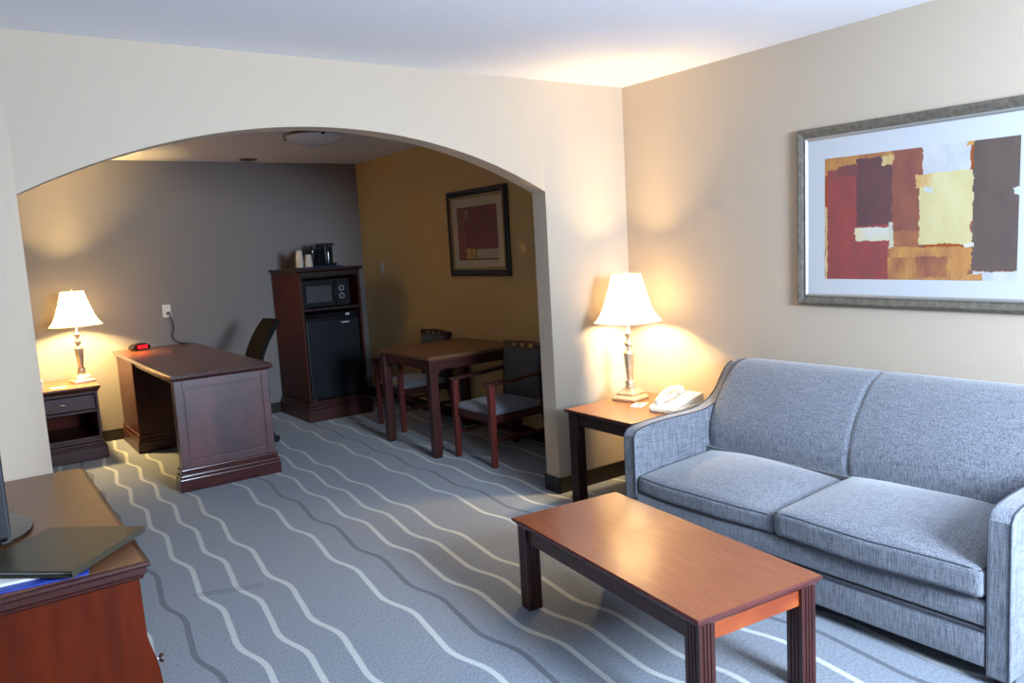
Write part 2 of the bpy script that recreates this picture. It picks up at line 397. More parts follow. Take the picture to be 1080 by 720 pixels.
# back: S-shaped front, soft crown, dented at the seam
BP = [(-.30,.30), (-.385,.36), (-.395,.44), (-.398,.49), (-.390,.54), (-.372,.59), (-.350,.635), (-.322,.68), (-.292,.725), (-.262,.76), (-.232,.79), (-.198,.815), (-.165,.832), (-.13,.842), (-.09,.846), (-.06,.842), (-.038,.825), (-.034,.70), (-.034,.30)]
YA, YB, YS = -.947, -2.523, -1.722
def back_pt(u, v):
    y = YA+(YB-YA)*v
    k = u*(len(BP)-1); i = min(int(k), len(BP)-2); f = k-i
    x = BP[i][0]*(1-f)+BP[i+1][0]*f; z = BP[i][1]*(1-f)+BP[i+1][1]*f
    e = min(abs(y-YS)/.022, 1); e2 = min(abs(y-YA)/.06, 1)*min(abs(y-YB)/.06, 1)
    sink = .011*(1-e)**2+.012*(1-e2)**2
    if u < .93: x += sink*(1 if u < .75 else .3)
    if z > .7: z -= sink*.8
    hy = (y-YA)/(YS-YA) if y > YS else (y-YS)/(YB-YS)
    if .05 < u < .8: x -= .012*math.sin(PI*max(0, min(1, hy)))*math.sin(PI*u/.8)
    return Vector((x, y, z))
b = nb(); V = grid(b, back_pt, 54, 180)
b.faces.new([V[i][0] for i in range(55)]); b.faces.new([V[i][-1] for i in range(54,-1,-1)])
bk = obj('backrest', b, m_fab, sofa, True, smooth=60)
for v in (.0035, (YS-YA)/(YB-YA), .9965):
    b = nb(); tube(b, [back_pt(.12+.70*k/40, v)+Vector((-.001,0,.001)) for k in range(41)], .0028, 6); obj('piping', b, m_pipe, bk, True, smooth=60)
def warpL(p):
    # softened, slightly sunken middle-front of the left cushion
    return Vector((p.x, p.y, p.z))
for (y0, y1, z0, z1, cr) in ((-1.727, -.950, .286, .374, .066), (-2.520, -1.729, .290, .398, .062)):
    b = nb()
    def wp(p, y0=y0, y1=y1, z1=z1):
        v = (p.y-y0)/(y1-y0); u = (p.x+.935)/.6
        q = p.copy()
        if u < .2: q.x -= .012*math.sin(PI*max(0, min(1, v)))
        q.z += .006*noise.noise(Vector((p.x*4, p.y*4, 1)))
        if p.z > z1-.05: q.z += .03*max(0, u-.1)
        return q
    Dm = rounded(b, -.924 if y1 > -1 else -.940, -.365, y0, y1, z0, z1, .026, cr, 22, wp)
    c = obj('seat_cushion', b, m_fab, sofa, True, smooth=60)
    for w in (1, -1):
        b = nb(); tube(b, pipe_loop(Dm, w), .0030, 6, True); obj('piping', b, m_pipe, c, True, smooth=60)
b = nb()
prism(b, [(-.90,.195), (-.922,.20), (-.925,.27), (-.915,.288), (-.40,.288), (-.40,.195)], YB, YA)
obj('front_rail', b, m_fab, sofa, True, smooth=35, bevel=.006)
b = nb()
prism(b, [(-.905,.055), (-.922,.06), (-.925,.17), (-.915,.188), (-.40,.188), (-.40,.055)], YB, YA)
sk = obj('lower_rail', b, m_fab, sofa, True, smooth=35, bevel=.006)
b = nb(); tube(b, [(-.924, YA, .191), (-.926, (YA+YB)/2, .189), (-.924, YB, .188)], .0032, 6); obj('piping', b, m_pipe, sk, True, smooth=60)
b = nb(); bx(b, -.41, -.05, YB, YA, .05, .42); bx(b, -.91, -.05, YB, YA, .12, .29); obj('inner_frame', b, m_backfab, sofa, True)
for x in (-.86, -.10):
    for y in (-.91, -2.56):
        b = nb(); taper_box(b, (x, y, 0), (.022,.022), (x, y, .06), (.030,.030)); obj('foot', b, m_espresso, sofa, True)

# ---------------------------------------------------------------- tables
def fluted_leg(b, cx, cy, h, s=.032, z0=0):
    """square leg with three grooves on every face"""
    g = .0035; pts = []
    side = [(-1,0)]
    for k in (-.45, 0, .45): side += [(k-.10,0), (k-.05,1), (k+.05,1), (k+.10,0)]
    for q in range(4):
        a = q*PI/2
        for t, d in side:
            x, y = t*s, -(s-g*d); pts.append((cx+x*math.cos(a)-y*math.sin(a), cy+x*math.sin(a)+y*math.cos(a)))
    prism(b, pts, z0, h, 'xy')
def edge_top(b, x0, x1, y0, y1, z1, steps):
    """table top built as one stack of rings: steps = [(inset, z below top)]"""
    rings = []
    for ins, dz in steps:
        rings.append([b.verts.new(p) for p in ((x0+ins, y0+ins, z1-dz), (x1-ins, y0+ins, z1-dz), (x1-ins, y1-ins, z1-dz), (x0+ins, y1-ins, z1-dz))])
    b.faces.new(rings[0]); b.faces.new(rings[-1][::-1])
    for A, B in zip(rings, rings[1:]):
        for i in range(4): b.faces.new((A[i], B[i], B[(i+1) % 4], A[(i+1) % 4]))
ct = thing('coffee_table', 'low rectangular mahogany coffee table with fluted legs in front of the sofa', 'coffee table', (-1.515, -1.605, 0), math.radians(-6.4))
cw, cl, chh = .272, .560, .387
b = nb(); edge_top(b, -cw+.006, cw-.006, -cl+.006, cl-.006, chh, [(0,0), (0,.006)]); obj('tabletop', b, m_top, ct)
b = nb(); edge_top(b, -cw, cw, -cl, cl, chh-.0008, [(.005,0), (.001,.003), (0,.010), (.004,.015), (.011,.017), (.012,.024), (.016,.030), (.022,.036)])
obj('edge_moulding', b, m_ctedge, ct, bevel=.0012)
for sx in (-1, 1):
    for sy in (-1, 1):
        b = nb(); fluted_leg(b, sx*(cw-.050), sy*(cl-.050), chh-.028); obj('leg', b, m_dark_z, ct)
for sx in (-1, 1):
    b = nb(); bx(b, sx*(cw-.040)-.010, sx*(cw-.040)+.010, -cl+.08, cl-.08, chh-.095, chh-.028); obj('apron', b, m_dark_y, ct, bevel=.002)
for sy in (-1, 1):
    b = nb(); bx(b, -cw+.08, cw-.08, sy*(cl-.040)-.010, sy*(cl-.040)+.010, chh-.095, chh-.028); obj('apron', b, m_lit_x, ct, bevel=.002)

et = thing('end_table', 'dark wooden end table with a brown top in the corner beside the sofa', 'table', (-.395, -.455, 0), math.radians(-1.5))
ew, el, eh = .330, .283, .560
b = nb(); edge_top(b, -ew+.005, ew-.005, -el+.005, el-.005, eh, [(0,0), (0,.006)]); obj('tabletop', b, m_ttop, et)
b = nb(); edge_top(b, -ew, ew, -el, el, eh-.0008, [(.004,0), (.001,.003), (0,.008), (.003,.013), (.012,.018), (.018,.024)]); obj('edge_moulding', b, m_dark_x, et, bevel=.001)
for sx in (-1, 1):
    for sy in (-1, 1):
        b = nb(); fluted_leg(b, sx*(ew-.050), sy*(el-.050), eh-.024); obj('leg', b, m_espresso, et)
for sx in (-1, 1):
    b = nb(); bx(b, sx*(ew-.040)-.010, sx*(ew-.040)+.010, -el+.08, el-.08, eh-.09, eh-.024); obj('apron', b, m_espresso, et)
for sy in (-1, 1):
    b = nb(); bx(b, -ew+.08, ew-.08, sy*(el-.040)-.010, sy*(el-.040)+.010, eh-.09, eh-.024); obj('apron', b, m_espresso, et)

dt = thing('dining_table', 'square dark mahogany dining table by the lamplit wall', 'table', (-.385, 1.655, 0), 0)
s = .415; dh = .752
b = nb(); edge_top(b, -s, s, -s, s, dh, [(.003,0), (0,.004), (0,.016), (.010,.024), (.012,.030)]); obj('tabletop', b, m_ttop, dt, bevel=.001)
for sx in (-1, 1):
    for sy in (-1, 1):
        b = nb(); taper_box(b, (sx*(s-.050), sy*(s-.050), 0), (.026,.026), (sx*(s-.050), sy*(s-.050), .04), (.032,.032)); bx(b, sx*(s-.050)-.032, sx*(s-.050)+.032, sy*(s-.050)-.032, sy*(s-.050)+.032, .04, dh-.028)
        obj('leg', b, m_dark_z, dt, bevel=.003)
def arched_apron(b, L0, L1, z0, z1, t0, t1, plane):
    pts = [(L0, z1), (L0, z0-.035), (L0+.015, z0-.03), (L0+.035, z0-.008), (L0+.06, z0), (L1-.06, z0), (L1-.035, z0-.008), (L1-.015, z0-.03), (L1, z0-.035), (L1, z1)]
    prism(b, pts, t0, t1, plane)
for q in (-1, 1):
    b = nb(); arched_apron(b, -s+.08, s-.08, dh-.105, dh-.028, q*(s-.045)-.01, q*(s-.045)+.01, 'xz'); obj('apron', b, m_dark_x, dt)
    b = nb(); arched_apron(b, -s+.08, s-.08, dh-.105, dh-.028, q*(s-.045)-.01, q*(s-.045)+.01, 'yz'); obj('apron', b, m_dark_y, dt)

# dining chair, faces -x; local origin under the seat centre
ch = thing('dining_chair', 'mahogany armchair with blue-grey seat between the dining table and the arch', 'chair', (-.385, .985, 0), math.radians(1.5), 'dining chairs')
hw = .225; fx = -.225; bxx = .235
b = nb(); rounded(b, fx+.005, bxx-.03, -hw+.004, hw-.004, .352, .405, .022, .030, 10); obj('seat', b, m_seatfab, ch, smooth=60)
b = nb()
bx(b, fx, fx+.022, -hw+.02, hw-.02, .305, .362); bx(b, bxx-.035, bxx-.013, -hw+.02, hw-.02, .305, .362)
for q in (-1, 1): bx(b, fx, bxx-.02, q*(hw-.012)-.011, q*(hw-.012)+.011, .305, .362)
obj('seat_frame', b, m_dark_x, ch, bevel=.003)
for q in (-1, 1):
    b = nb(); taper_box(b, (fx-.003, q*hw, 0), (.018,.018), (fx-.003, q*hw, .34), (.021,.021)); bx(b, fx-.024, fx+.018, q*hw-.021, q*hw+.021, .34, .572); obj('leg', b, m_chair_z, ch, bevel=.003)
    b = nb(); prism(b, [(bxx+.055,0), (bxx+.085,0), (bxx+.02,.36), (bxx+.045,.80), (bxx+.012,.80), (bxx-.018,.42), (bxx-.018,.32)], q*hw-.019, q*hw+.019); obj('leg', b, m_dark_z, ch, bevel=.003)
    b = nb(); prism(b, [(fx-.045,.572), (fx-.050,.583), (fx-.040,.594), (fx+.02,.596), (0,.598), (bxx-.02,.612), (bxx+.01,.622), (bxx+.01,.596), (0,.576), (fx+.02,.572)], q*hw-.027, q*hw+.027); obj('armrest', b, m_dark_x, ch, bevel=.005)
    b = nb(); bx(b, fx, bxx+.03, q*(hw)-.009, q*hw+.009, .175, .20); obj('stretcher', b, m_dark_x, ch, bevel=.003)
b = nb(); bx(b, 0-.01, .01, -hw, hw, .177, .198); obj('stretcher', b, m_dark_y, ch, bevel=.003)
b = nb(); prism(b, [(bxx-.022,.40), (bxx-.030,.55), (bxx-.008,.762), (bxx+.022,.762), (bxx+.006,.55), (bxx+.002,.40)], -hw+.02, hw-.02); obj('back_pad', b, m_backfab, ch, bevel=.006)
def toprail(v, w):
    return None
b = nb()
nn = 16; A = []
for i in range(nn+1):
    y = -hw-.022+(2*hw+.044)*i/nn; z = .800+.012*math.cos(PI*(i/nn-.5)*2)*.5
    A.append([b.verts.new(p) for p in ((bxx+.006, y, .757), (bxx+.048, y, .757), (bxx+.052, y, z+.006), (bxx+.008, y, z+.006))])
for P_, Q_ in zip(A, A[1:]):
    for k in range(4): b.faces.new((P_[k], P_[(k+1) % 4], Q_[(k+1) % 4], Q_[k]))
b.faces.new(A[0]); b.faces.new(A[-1][::-1])
tr = obj('top_rail', b, m_dark_y, ch, bevel=.004)
for y in (-.10, 0, .10):
    b = nb(); bx(b, bxx+.003, bxx+.010, y-.024, y+.024, .770, .796); obj('inlay', b, m_gold, tr, label='gold-toned inlay block')
c2 = copy_tree(ch); c2.location = (-.300, 2.440, 0); c2.rotation_euler.z = math.radians(-1)
c2['label'] = 'mahogany armchair with blue-grey seat behind the dining table near the fridge cabinet'

# ---------------------------------------------------------------- desk
dk = thing('desk', 'large mahogany desk with panelled end standing out from the grey wall', 'desk', (-2.08, 2.89, 0), 0)
dx0, dx1, dy0, dy1, dz = -2.415, -1.735, 1.795, 3.975, .79
b = nb(); edge_top(b, dx0+.004, dx1-.004, dy0+.004, dy1-.004, dz, [(0,0), (0,.005)]); obj('desktop', b, m_desk, dk, True)
b = nb(); edge_top(b, dx0, dx1, dy0, dy1, dz-.0008, [(.004,0), (0,.004), (0,.022), (.008,.028), (.012,.034), (.030,.042)]); obj('edge_moulding', b, m_deskedge, dk, True, bevel=.001)
def panel_end(x0, x1, y0, y1, z1, name):
    b = nb(); bx(b, x0, x1, y0+.008, y1, .0, z1)
    # raised border leaves a sunken field on the camera-side face
    bx(b, x0, x0+.05, y0, y0+.0079, .15, z1); bx(b, x1-.05, x1, y0, y0+.0079, .15, z1)
    bx(b, x0+.0502, x1-.0502, y0+.0005, y0+.0079, z1-.055, z1); bx(b, x0+.0502, x1-.0502, y0+.0005, y0+.0079, .15, .20)
    bx(b, x0+.060, x1-.060, y0+.003, y0+.0079, .210, z1-.065)
    p = obj(name, b, m_deskpanel, dk, True, bevel=.002)
    b = nb()
    for (e, za, zb) in ((.012,.112,.150), (.020,.088,.112), (.026,.0,.088)): bx(b, x0-e, x1+e, y0-e, y1+e, za, zb)
    obj('plinth', b, m_deskedge, p, True, bevel=.005, seg=3)
panel_end(dx0+.025, dx1-.025, 1.835, 1.92, dz-.042, 'end_panel')
b = nb(); bx(b, dx0+.025, dx1-.025, 3.27, 3.965, 0, dz-.042); p = obj('pedestal', b, m_dark_z, dk, True, bevel=.003)
b = nb()
for (e, za, zb) in ((.012,.112,.150), (.018,.088,.112), (.022,.0,.088)): bx(b, dx0+.025-e, dx1-.025+e, 3.27-e, 3.965, za, zb)
obj('plinth', b, m_dark_x, p, True, bevel=.006)
for za, zb in ((.17,.42), (.43,.58), (.59,.735)):
    b = nb(); bx(b, dx1-.03, dx1-.010, 3.30, 3.93, za, zb); dr = obj('drawer', b, m_dark_y, p, True, bevel=.003)
    b = nb(); tube(b, [(dx1-.012,3.54,(za+zb)/2), (dx1+.01,3.55,(za+zb)/2), (dx1+.01,3.68,(za+zb)/2), (dx1-.012,3.69,(za+zb)/2)], .005); obj('handle', b, m_chrome, dr, True, smooth=60)
b = nb(); bx(b, dx1-.06, dx1-.045, 1.92, 3.27, .68, dz-.042); obj('apron', b, m_dark_y, dk, True)
b = nb(); bx(b, dx0+.045, dx0+.06, 1.92, 3.27, .715, dz-.042); obj('apron', b, m_dark_y, dk, True)

# desk chair
dc = thing('desk_chair', 'black upholstered office chair behind the desk', 'chair', (-1.69, 2.86, 0), 0)
def dback(u, v):
    y = -.19+.38*v; t = u
    z = .42+(1.02-.42)*t
    x = .11+.03*t+.18*t**2.2 - .02*math.sin(PI*t)
    x += -.035*(abs(2*v-1)**2)*(1) + .03
    k = 1-.10*max(0, (t-.9)/.1)**2
    return x, y*k, z
b = nb(); nu, nv = 20, 12
F = [[b.verts.new(dback(i/nu, j/nv)) for j in range(nv+1)] for i in range(nu+1)]
G = [[b.verts.new(Vector(dback(i/nu, j/nv))+Vector((.035,0,-.008))) for j in range(nv+1)] for i in range(nu+1)]
for i in range(nu):
    for j in range(nv):
        b.faces.new((F[i][j], F[i+1][j], F[i+1][j+1], F[i][j+1])); b.faces.new((G[i][j], G[i][j+1], G[i+1][j+1], G[i+1][j]))
for i in range(nu):
    b.faces.new((F[i][0], G[i][0], G[i+1][0], F[i+1][0])); b.faces.new((F[i][nv], F[i+1][nv], G[i+1][nv], G[i][nv]))
for j in range(nv):
    b.faces.new((F[0][j], F[0][j+1], G[0][j+1], G[0][j])); b.faces.new((F[nu][j], G[nu][j], G[nu][j+1], F[nu][j+1]))
obj('backrest', b, m_blackfab, dc, smooth=50, bevel=.006)
b = nb(); rounded(b, -.24, .20, -.22, .22, .40, .47, .028, .02, 10); obj('seat', b, m_blackfab, dc, smooth=60)
b = nb(); lathe(b, [(.03,.06), (.03,.22), (.018,.225), (.018,.40), (.09,.405), (.09,.41)], n=16); obj('gas_column', b, m_blackm, dc, smooth=40)
for k in range(5):
    a = 2*PI*k/5-.35
    b = nb(); tube(b, [(0,0,.10), (.14*math.cos(a), .14*math.sin(a), .095), (.26*math.cos(a), .26*math.sin(a), .07)], [.022,.018,.012], 8)
    l = obj('base_arm', b, m_blackm, dc, smooth=50)
    b = nb(); Mx = Matrix.Translation((.26*math.cos(a), .26*math.sin(a), .028)) @ Matrix.Rotation(a+.6, 4, 'Z') @ Matrix.Rotation(PI/2, 4, 'X')
    lathe(b, [(.010,-.025), (.028,-.022), (.028,-.004), (.018,-.003), (.018,.003), (.028,.004), (.028,.022), (.010,.025)], n=16); bmesh.ops.transform(b, matrix=Mx, verts=b.verts)
    obj('caster', b, m_black, l, smooth=40)

# alarm clock on the desk
ac = thing('alarm_clock', 'small black alarm clock with glowing red digits on the desk', 'clock', (-2.225, 3.80, dz), math.radians(20))
b = nb()
prof = [(-.085,.012), (-.07,.002), (.07,.002), (.085,.012), (.09,.030), (.075,.050), (.045,.062), (0,.066), (-.045,.062), (-.075,.050), (-.09,.030)]
def clk(pts, y0, y1, sc=.8):
    A = [b.verts.new((x*sc, y0, z*sc+.004)) for x, z in pts]; B = [b.verts.new((x, (y0+y1)/2, z)) for x, z in pts]; C = [b.verts.new((x*sc, y1, z*sc+.004)) for x, z in pts]
    b.faces.new(A); b.faces.new(C[::-1])
    for P_, Q_ in ((A, B), (B, C)):
        for i in range(len(pts)): b.faces.new((P_[i], Q_[i], Q_[(i+1) % len(pts)], P_[(i+1) % len(pts)]))
clk(prof, -.045, .045, .86)
body = obj('body', b, m_blackg, ac, smooth=35)
b = nb(); bx(b, -.058, .058, -.0475, -.044, .012, .052); obj('display', b, m_redface, ac)
SEG = {'0':'abcdef','1':'bc','2':'abged','3':'abgcd','4':'fgbc','5':'afgcd','6':'afgedc','7':'abc','8':'abcdefg','9':'abcdfg'}
b = nb()
def digit(ch_, x):
    w, h, t, z = .017, .028, .004, .018
    R = {'a':(0,w,h-t,h), 'g':(0,w,h/2-t/2,h/2+t/2), 'd':(0,w,0,t), 'f':(0,t,h/2,h), 'b':(w-t,w,h/2,h), 'e':(0,t,0,h/2), 'c':(w-t,w,0,h/2)}
    for s_ in SEG[ch_]:
        x0, x1, z0, z1 = R[s_]; bx(b, x+x0, x+x1, -.0486, -.0474, z+z0, z+z1)
for c_, x in zip('1050', (-.050, -.026, .006, .030)): digit(c_, x)
for z in (.024, .036): bx(b, -.003, .001, -.0486, -.0474, z, z+.004)
obj('digits', b, m_digits, ac)

# wall outlets
def plate(name, label, cat, loc, ax, cable=False):
    t = thing(name, label, cat, loc, 0 if ax == 'y' else PI/2*0)
    b = nb()
    if ax == 'y': bx(b, -.036, .036, -.006, 0, -.058, .058)
    else: bx(b, -.006, 0, -.036, .036, -.058, .058)
    obj('cover_plate', b, m_cream, t, bevel=.003)
    return t
ol = plate('wall_outlet', 'cream wall outlet with a plug above the desk', 'wall outlet', (-1.930, D_, 1.100), 'y')
for z in (.022, -.022):
    b = nb(); lathe(b, [(.0165,0), (.0165,.002)], n=20); bmesh.ops.transform(b, matrix=Matrix.Translation((0,-.006,z)) @ Matrix.Rotation(PI/2, 4, 'X'), verts=b.verts)
    obj('socket', b, m_cream, ol, bevel=.0006)
sw = plate('light_switch', 'cream light switch plate on the lamplit wall past the dining table', 'light switch', (XR, 3.56, 1.36), 'x')
b = nb(); bx(b, -.014, -.006, -.006, .006, -.012, .012); obj('toggle', b, m_cream, sw, bevel=.002)
b = nb()
x0 = -1.925; y0 = D_-.020
tube(b, [(x0+.006, y0-.004, 1.078), (x0+.012, y0-.020, 1.055), (x0+.03, y0-.02, .99), (x0+.032, y0-.02, .93), (x0+.012, y0-.02, .87), (x0+.02, y0-.03, .84), (x0+.05, y0-.04, .812), (x0+.085, y0-.06, dz+.004), (x0+.10, y0-.07, dz+.004)], .0042, 6)
cord = obj('power_cord', b, m_black, smooth=60); setp(cord, 'thin black cord hanging from the wall outlet down to the desk', 'cord')
b = nb(); bx(b, x0-.012, x0+.018, D_-.036, D_-.0085, 1.064, 1.092); obj('plug', b, m_black, cord, bevel=.003)
b = nb(); bx(b, x0+.085, x0+.125, y0-.085, y0-.055, dz+.001, dz+.016); obj('connector', b, m_black, cord, bevel=.003)

# ---------------------------------------------------------------- fridge cabinet
ca = thing('fridge_cabinet', 'tall dark wood cabinet holding a microwave above a small fridge', 'cabinet', (-.65, 3.61, 0), 0)
ax0, ax1, ay0, ay1 = -.945, -.355, 3.245, 3.975
b = nb(); edge_top(b, ax0-.025, ax1+.025, ay0-.025, ay1, 1.408, [(.003,0), (0,.004), (0,.018), (.012,.026), (.018,.036)]); obj('top_board', b, m_espresso, ca, True)
for x0, x1, m_ in ((ax0, ax0+.022, m_red_z), (ax1-.022, ax1, m_dark_z)):
    b = nb(); bx(b, x0, x1, ay0, ay1, .10, 1.372); obj('side_panel', b, m_cabside, ca, True, bevel=.002)
b = nb(); bx(b, ax0+.022, ax1-.022, ay0+.01, ay1-.01, 1.018, 1.040); obj('shelf', b, m_espresso, ca, True, bevel=.002)
b = nb(); bx(b, ax0+.022, ax1-.022, ay0, ay0+.02, 1.330, 1.372); obj('top_rail', b, m_espresso, ca, True)
b = nb(); bx(b, ax0+.022, ax1-.022, ay1-.015, ay1-.005, .10, 1.372); obj('back_panel', b, m_espresso, ca, True)
b = nb()
bx(b, ax0-.030, ax1+.030, ay0-.030, ay1, 0, .115); bx(b, ax0-.020, ax1+.020, ay0-.020, ay1, .115, .140); bx(b, ax0-.008, ax1+.008, ay0-.008, ay1, .140, .165); bx(b, ax0, ax1, ay0, ay1, .165, .185)
obj('plinth', b, m_dark_x, ca, True, bevel=.006)
mw = thing('microwave', 'black microwave oven with a grey window inside the tall cabinet', 'microwave', (-.65, 3.45, 1.040), 0)
b = nb(); bx(b, -.265, .20, -.155, .22, .006, .262); obj('body', b, m_mwbody, mw, bevel=.006)
b = nb(); bx(b, -.265, .060, -.172, -.155, .012, .258); dr = obj('door', b, m_mwbody, mw, bevel=.005)
b = nb(); bx(b, -.225, .015, -.1735, -.171, .055, .205); obj('window', b, m_mwwin, dr)
b = nb(); tube(b, [(.045,-.172,.05), (.045,-.190,.06), (.045,-.190,.21), (.045,-.172,.22)], .006); obj('handle', b, m_black, dr, smooth=60)
b = nb(); bx(b, .063, .20, -.170, -.155, .012, .258); cp = obj('control_panel', b, m_mwbody, mw, bevel=.004)
for z, r in ((.170, .026), (.098, .026)):
    b = nb(); lathe(b, [(r,0), (r,.004), (r-.004,.006), (r-.006,.003)], n=28, cap=False); bmesh.ops.transform(b, matrix=Matrix.Translation((.118,-.170,z)) @ Matrix.Rotation(PI/2, 4, 'X'), verts=b.verts)
    obj('dial_ring', b, m_greyprint, cp, smooth=40)
    b = nb(); lathe(b, [(r-.008,0), (r-.010,.014), (0,.015)], n=28); bmesh.ops.transform(b, matrix=Matrix.Translation((.118,-.170,z)) @ Matrix.Rotation(PI/2, 4, 'X'), verts=b.verts)
    obj('knob', b, m_black, cp, smooth=40)
for q in (-.22, .16):
    for y in (-.12, .18):
        b = nb(); lathe(b, [(.010,0), (.010,.007)], c=(q,y,0), n=12); obj('foot', b, m_black, mw)
fr = thing('mini_fridge', 'black mini fridge in the lower part of the tall cabinet', 'fridge', (-.65, 3.45, .185), 0)
b = nb(); bx(b, -.262, .262, -.150, .42, .006, .80); obj('body', b, m_fridge, fr, bevel=.004)
b = nb(); bx(b, -.262, .262, -.190, -.152, .022, .742); dr = obj('door', b, m_fridge, fr, bevel=.010, seg=3)
b = nb(); bx(b, .08, .16, -.192, -.189, .700, .712); obj('badge', b, m_greyprint, dr, label='small grey badge')
b = nb(); bx(b, -.262, .262, -.175, -.150, .755, .800); fc = obj('top_trim', b, m_blackg, fr, bevel=.004)
b = nb(); bx(b, .135, .175, -.178, -.174, .768, .790); obj('switch', b, m_greyprint, fc)
for x in (-.235, .0):
    b = nb(); bx(b, x-.02, x+.02, -.186, -.15, .006, .018); obj('hinge', b, m_chrome, fr, bevel=.002, label='bright metal hinge foot')

tz = 1.408
b = nb(); rounded(b, -.21, .21, -.13, .13, 0, .014, .006, 0, 6)
trr = obj('serving_tray', b, m_darkblue, smooth=50); trr.location = (-.690, 3.46, tz); setp(trr, 'dark blue serving tray on top of the tall cabinet', 'tray')
tt = tz+.0135
cm = thing('coffee_maker', 'black coffee maker with a shiny upright body, rightmost on the tall cabinet', 'coffee maker', (-.585, 3.46, tt), math.radians(15))
b = nb(); rounded(b, -.055, .065, -.085, .085, 0, .025, .010, 0, 8); obj('base', b, m_black, cm, smooth=50)
b = nb(); lathe(b, [(.045,.025), (.047,.10), (.047,.165), (.043,.180), (0,.182)], c=(.012,-.015,0), n=28); obj('carafe', b, m_blackg, cm, smooth=45)
b = nb(); rounded(b, -.055, -.020, -.07, .085, .02, .20, .010, 0, 8); obj('water_tank', b, m_black, cm, smooth=50)
b = nb(); rounded(b, -.055, .062, -.06, .085, .184, .212, .012, 0, 8); tp_ = obj('brew_head', b, m_black, cm, smooth=50)
b = nb(); bx(b, -.005, .03, -.063, -.059, .192, .204); obj('chrome_trim', b, m_chrome, tp_)
ib = thing('ice_bucket', 'black ice bucket with lid between the cream cups and the coffee maker', 'ice bucket', (-.725, 3.45, tt), 0)
b = nb(); lathe(b, [(.046,0), (.052,.02), (.060,.12), (.062,.135)], n=28); obj('bucket', b, m_blackg, ib, smooth=40)
b = nb(); lathe(b, [(.064,.135), (.064,.145), (.050,.158), (.015,.162), (.010,.166), (.016,.178), (.010,.186), (0,.187)], n=28); obj('lid', b, m_blackg, ib, smooth=40)
def cup_stack(loc, n_, label):
    t = thing('cup_stack', label, 'cups', loc, 0, 'cream paper cup stacks')
    for k in range(n_):
        b = nb(); z = k*.013
        # cups stand upside down, nested
        lathe(b, [(.036,z), (.0375,z+.002), (.036,z+.004), (.027,z+.088), (0,z+.088)], n=24); obj('cup', b, m_cupcream, t, smooth=40)
cup_stack((-.860, 3.42, tt), 6, 'taller stack of upturned cream cups at the left end of the tray')
cup_stack((-.800, 3.352, tt), 3, 'shorter stack of upturned cream cups beside the black ice bucket')

# ---------------------------------------------------------------- nightstand
ns = thing('nightstand', 'dark mahogany nightstand with one drawer and an open shelf behind the arch', 'nightstand', (-2.88, 3.66, 0), 0)
nx0, nx1, ny0, ny1, nz = -3.15, -2.645, 3.365, 3.975, .595
b = nb(); edge_top(b, nx0-.025, nx1+.025, ny0-.025, ny1, nz, [(.003,0), (0,.003), (0,.012)]); obj('top_board', b, m_ttop, ns, True)
b = nb(); edge_top(b, nx0-.023, nx1+.023, ny0-.023, ny1, nz-.0121, [(0,0), (.004,.012), (.015,.024), (.020,.036)]); obj('edge_moulding', b, m_dark_x, ns, True)
for x0, x1 in ((nx0, nx0+.02), (nx1-.02, nx1)):
    b = nb(); bx(b, x0, x1, ny0, ny1, .10, nz-.047); obj('side_panel', b, m_dark_z, ns, True, bevel=.002)
b = nb(); bx(b, nx0+.02, nx1-.02, ny1-.02, ny1-.005, .12, nz-.047); obj('back_panel', b, m_red_z, ns, True)
b = nb(); bx(b, nx0+.02, nx1-.02, ny0+.004, ny1-.02, .385, .402); bx(b, nx0+.02, nx1-.02, ny0+.004, ny1-.02, .532, .548); obj('divider', b, m_dark_x, ns, True)
b = nb(); bx(b, nx0+.024, nx1-.024, ny0-.010, ny0+.02, .410, .526); dr = obj('drawer', b, m_dark_x, ns, True, bevel=.005)
b = nb(); tube(b, [(-2.945,ny0-.010,.470), (-2.94,ny0-.028,.472), (-2.90,ny0-.032,.473), (-2.86,ny0-.028,.472), (-2.855,ny0-.010,.470)], .005); obj('handle', b, m_chrome, dr, True, smooth=60)
b = nb(); bx(b, nx0+.02, nx1-.02, ny0+.004, ny1-.02, .165, .185); obj('shelf', b, m_dark_x, ns, True)
b = nb()
for (e, za, zb) in ((.004,.140,.165), (.014,.118,.140), (.022,.100,.118), (.028,0,.100)): bx(b, nx0-e, nx1+e, ny0-e, ny1, za, zb)
obj('plinth', b, m_dark_x, ns, True, bevel=.006)
b = nb(); bx(b, -.05, .05, -.035, .035, 0, .0015); o = obj('note_card', b, m_paper); o.location = (-2.90, 3.50, nz+.0003); o.rotation_euler.z = .1; setp(o, 'flat white card lying on the nightstand', 'card')
tb = thing('tissue_box', 'small white tissue box on the nightstand at the edge of the arch', 'tissue box', (-3.055, 3.56, nz), .05)
b = nb(); rounded(b, -.055, .055, -.055, .055, 0, .075, .008, 0, 6); obj('box', b, m_paper, tb, smooth=50)
b = nb(); lathe(b, [(.03,0), (.03,.004)], c=(0,0,.0745), n=20); obj('opening_rim', b, m_cream, tb)

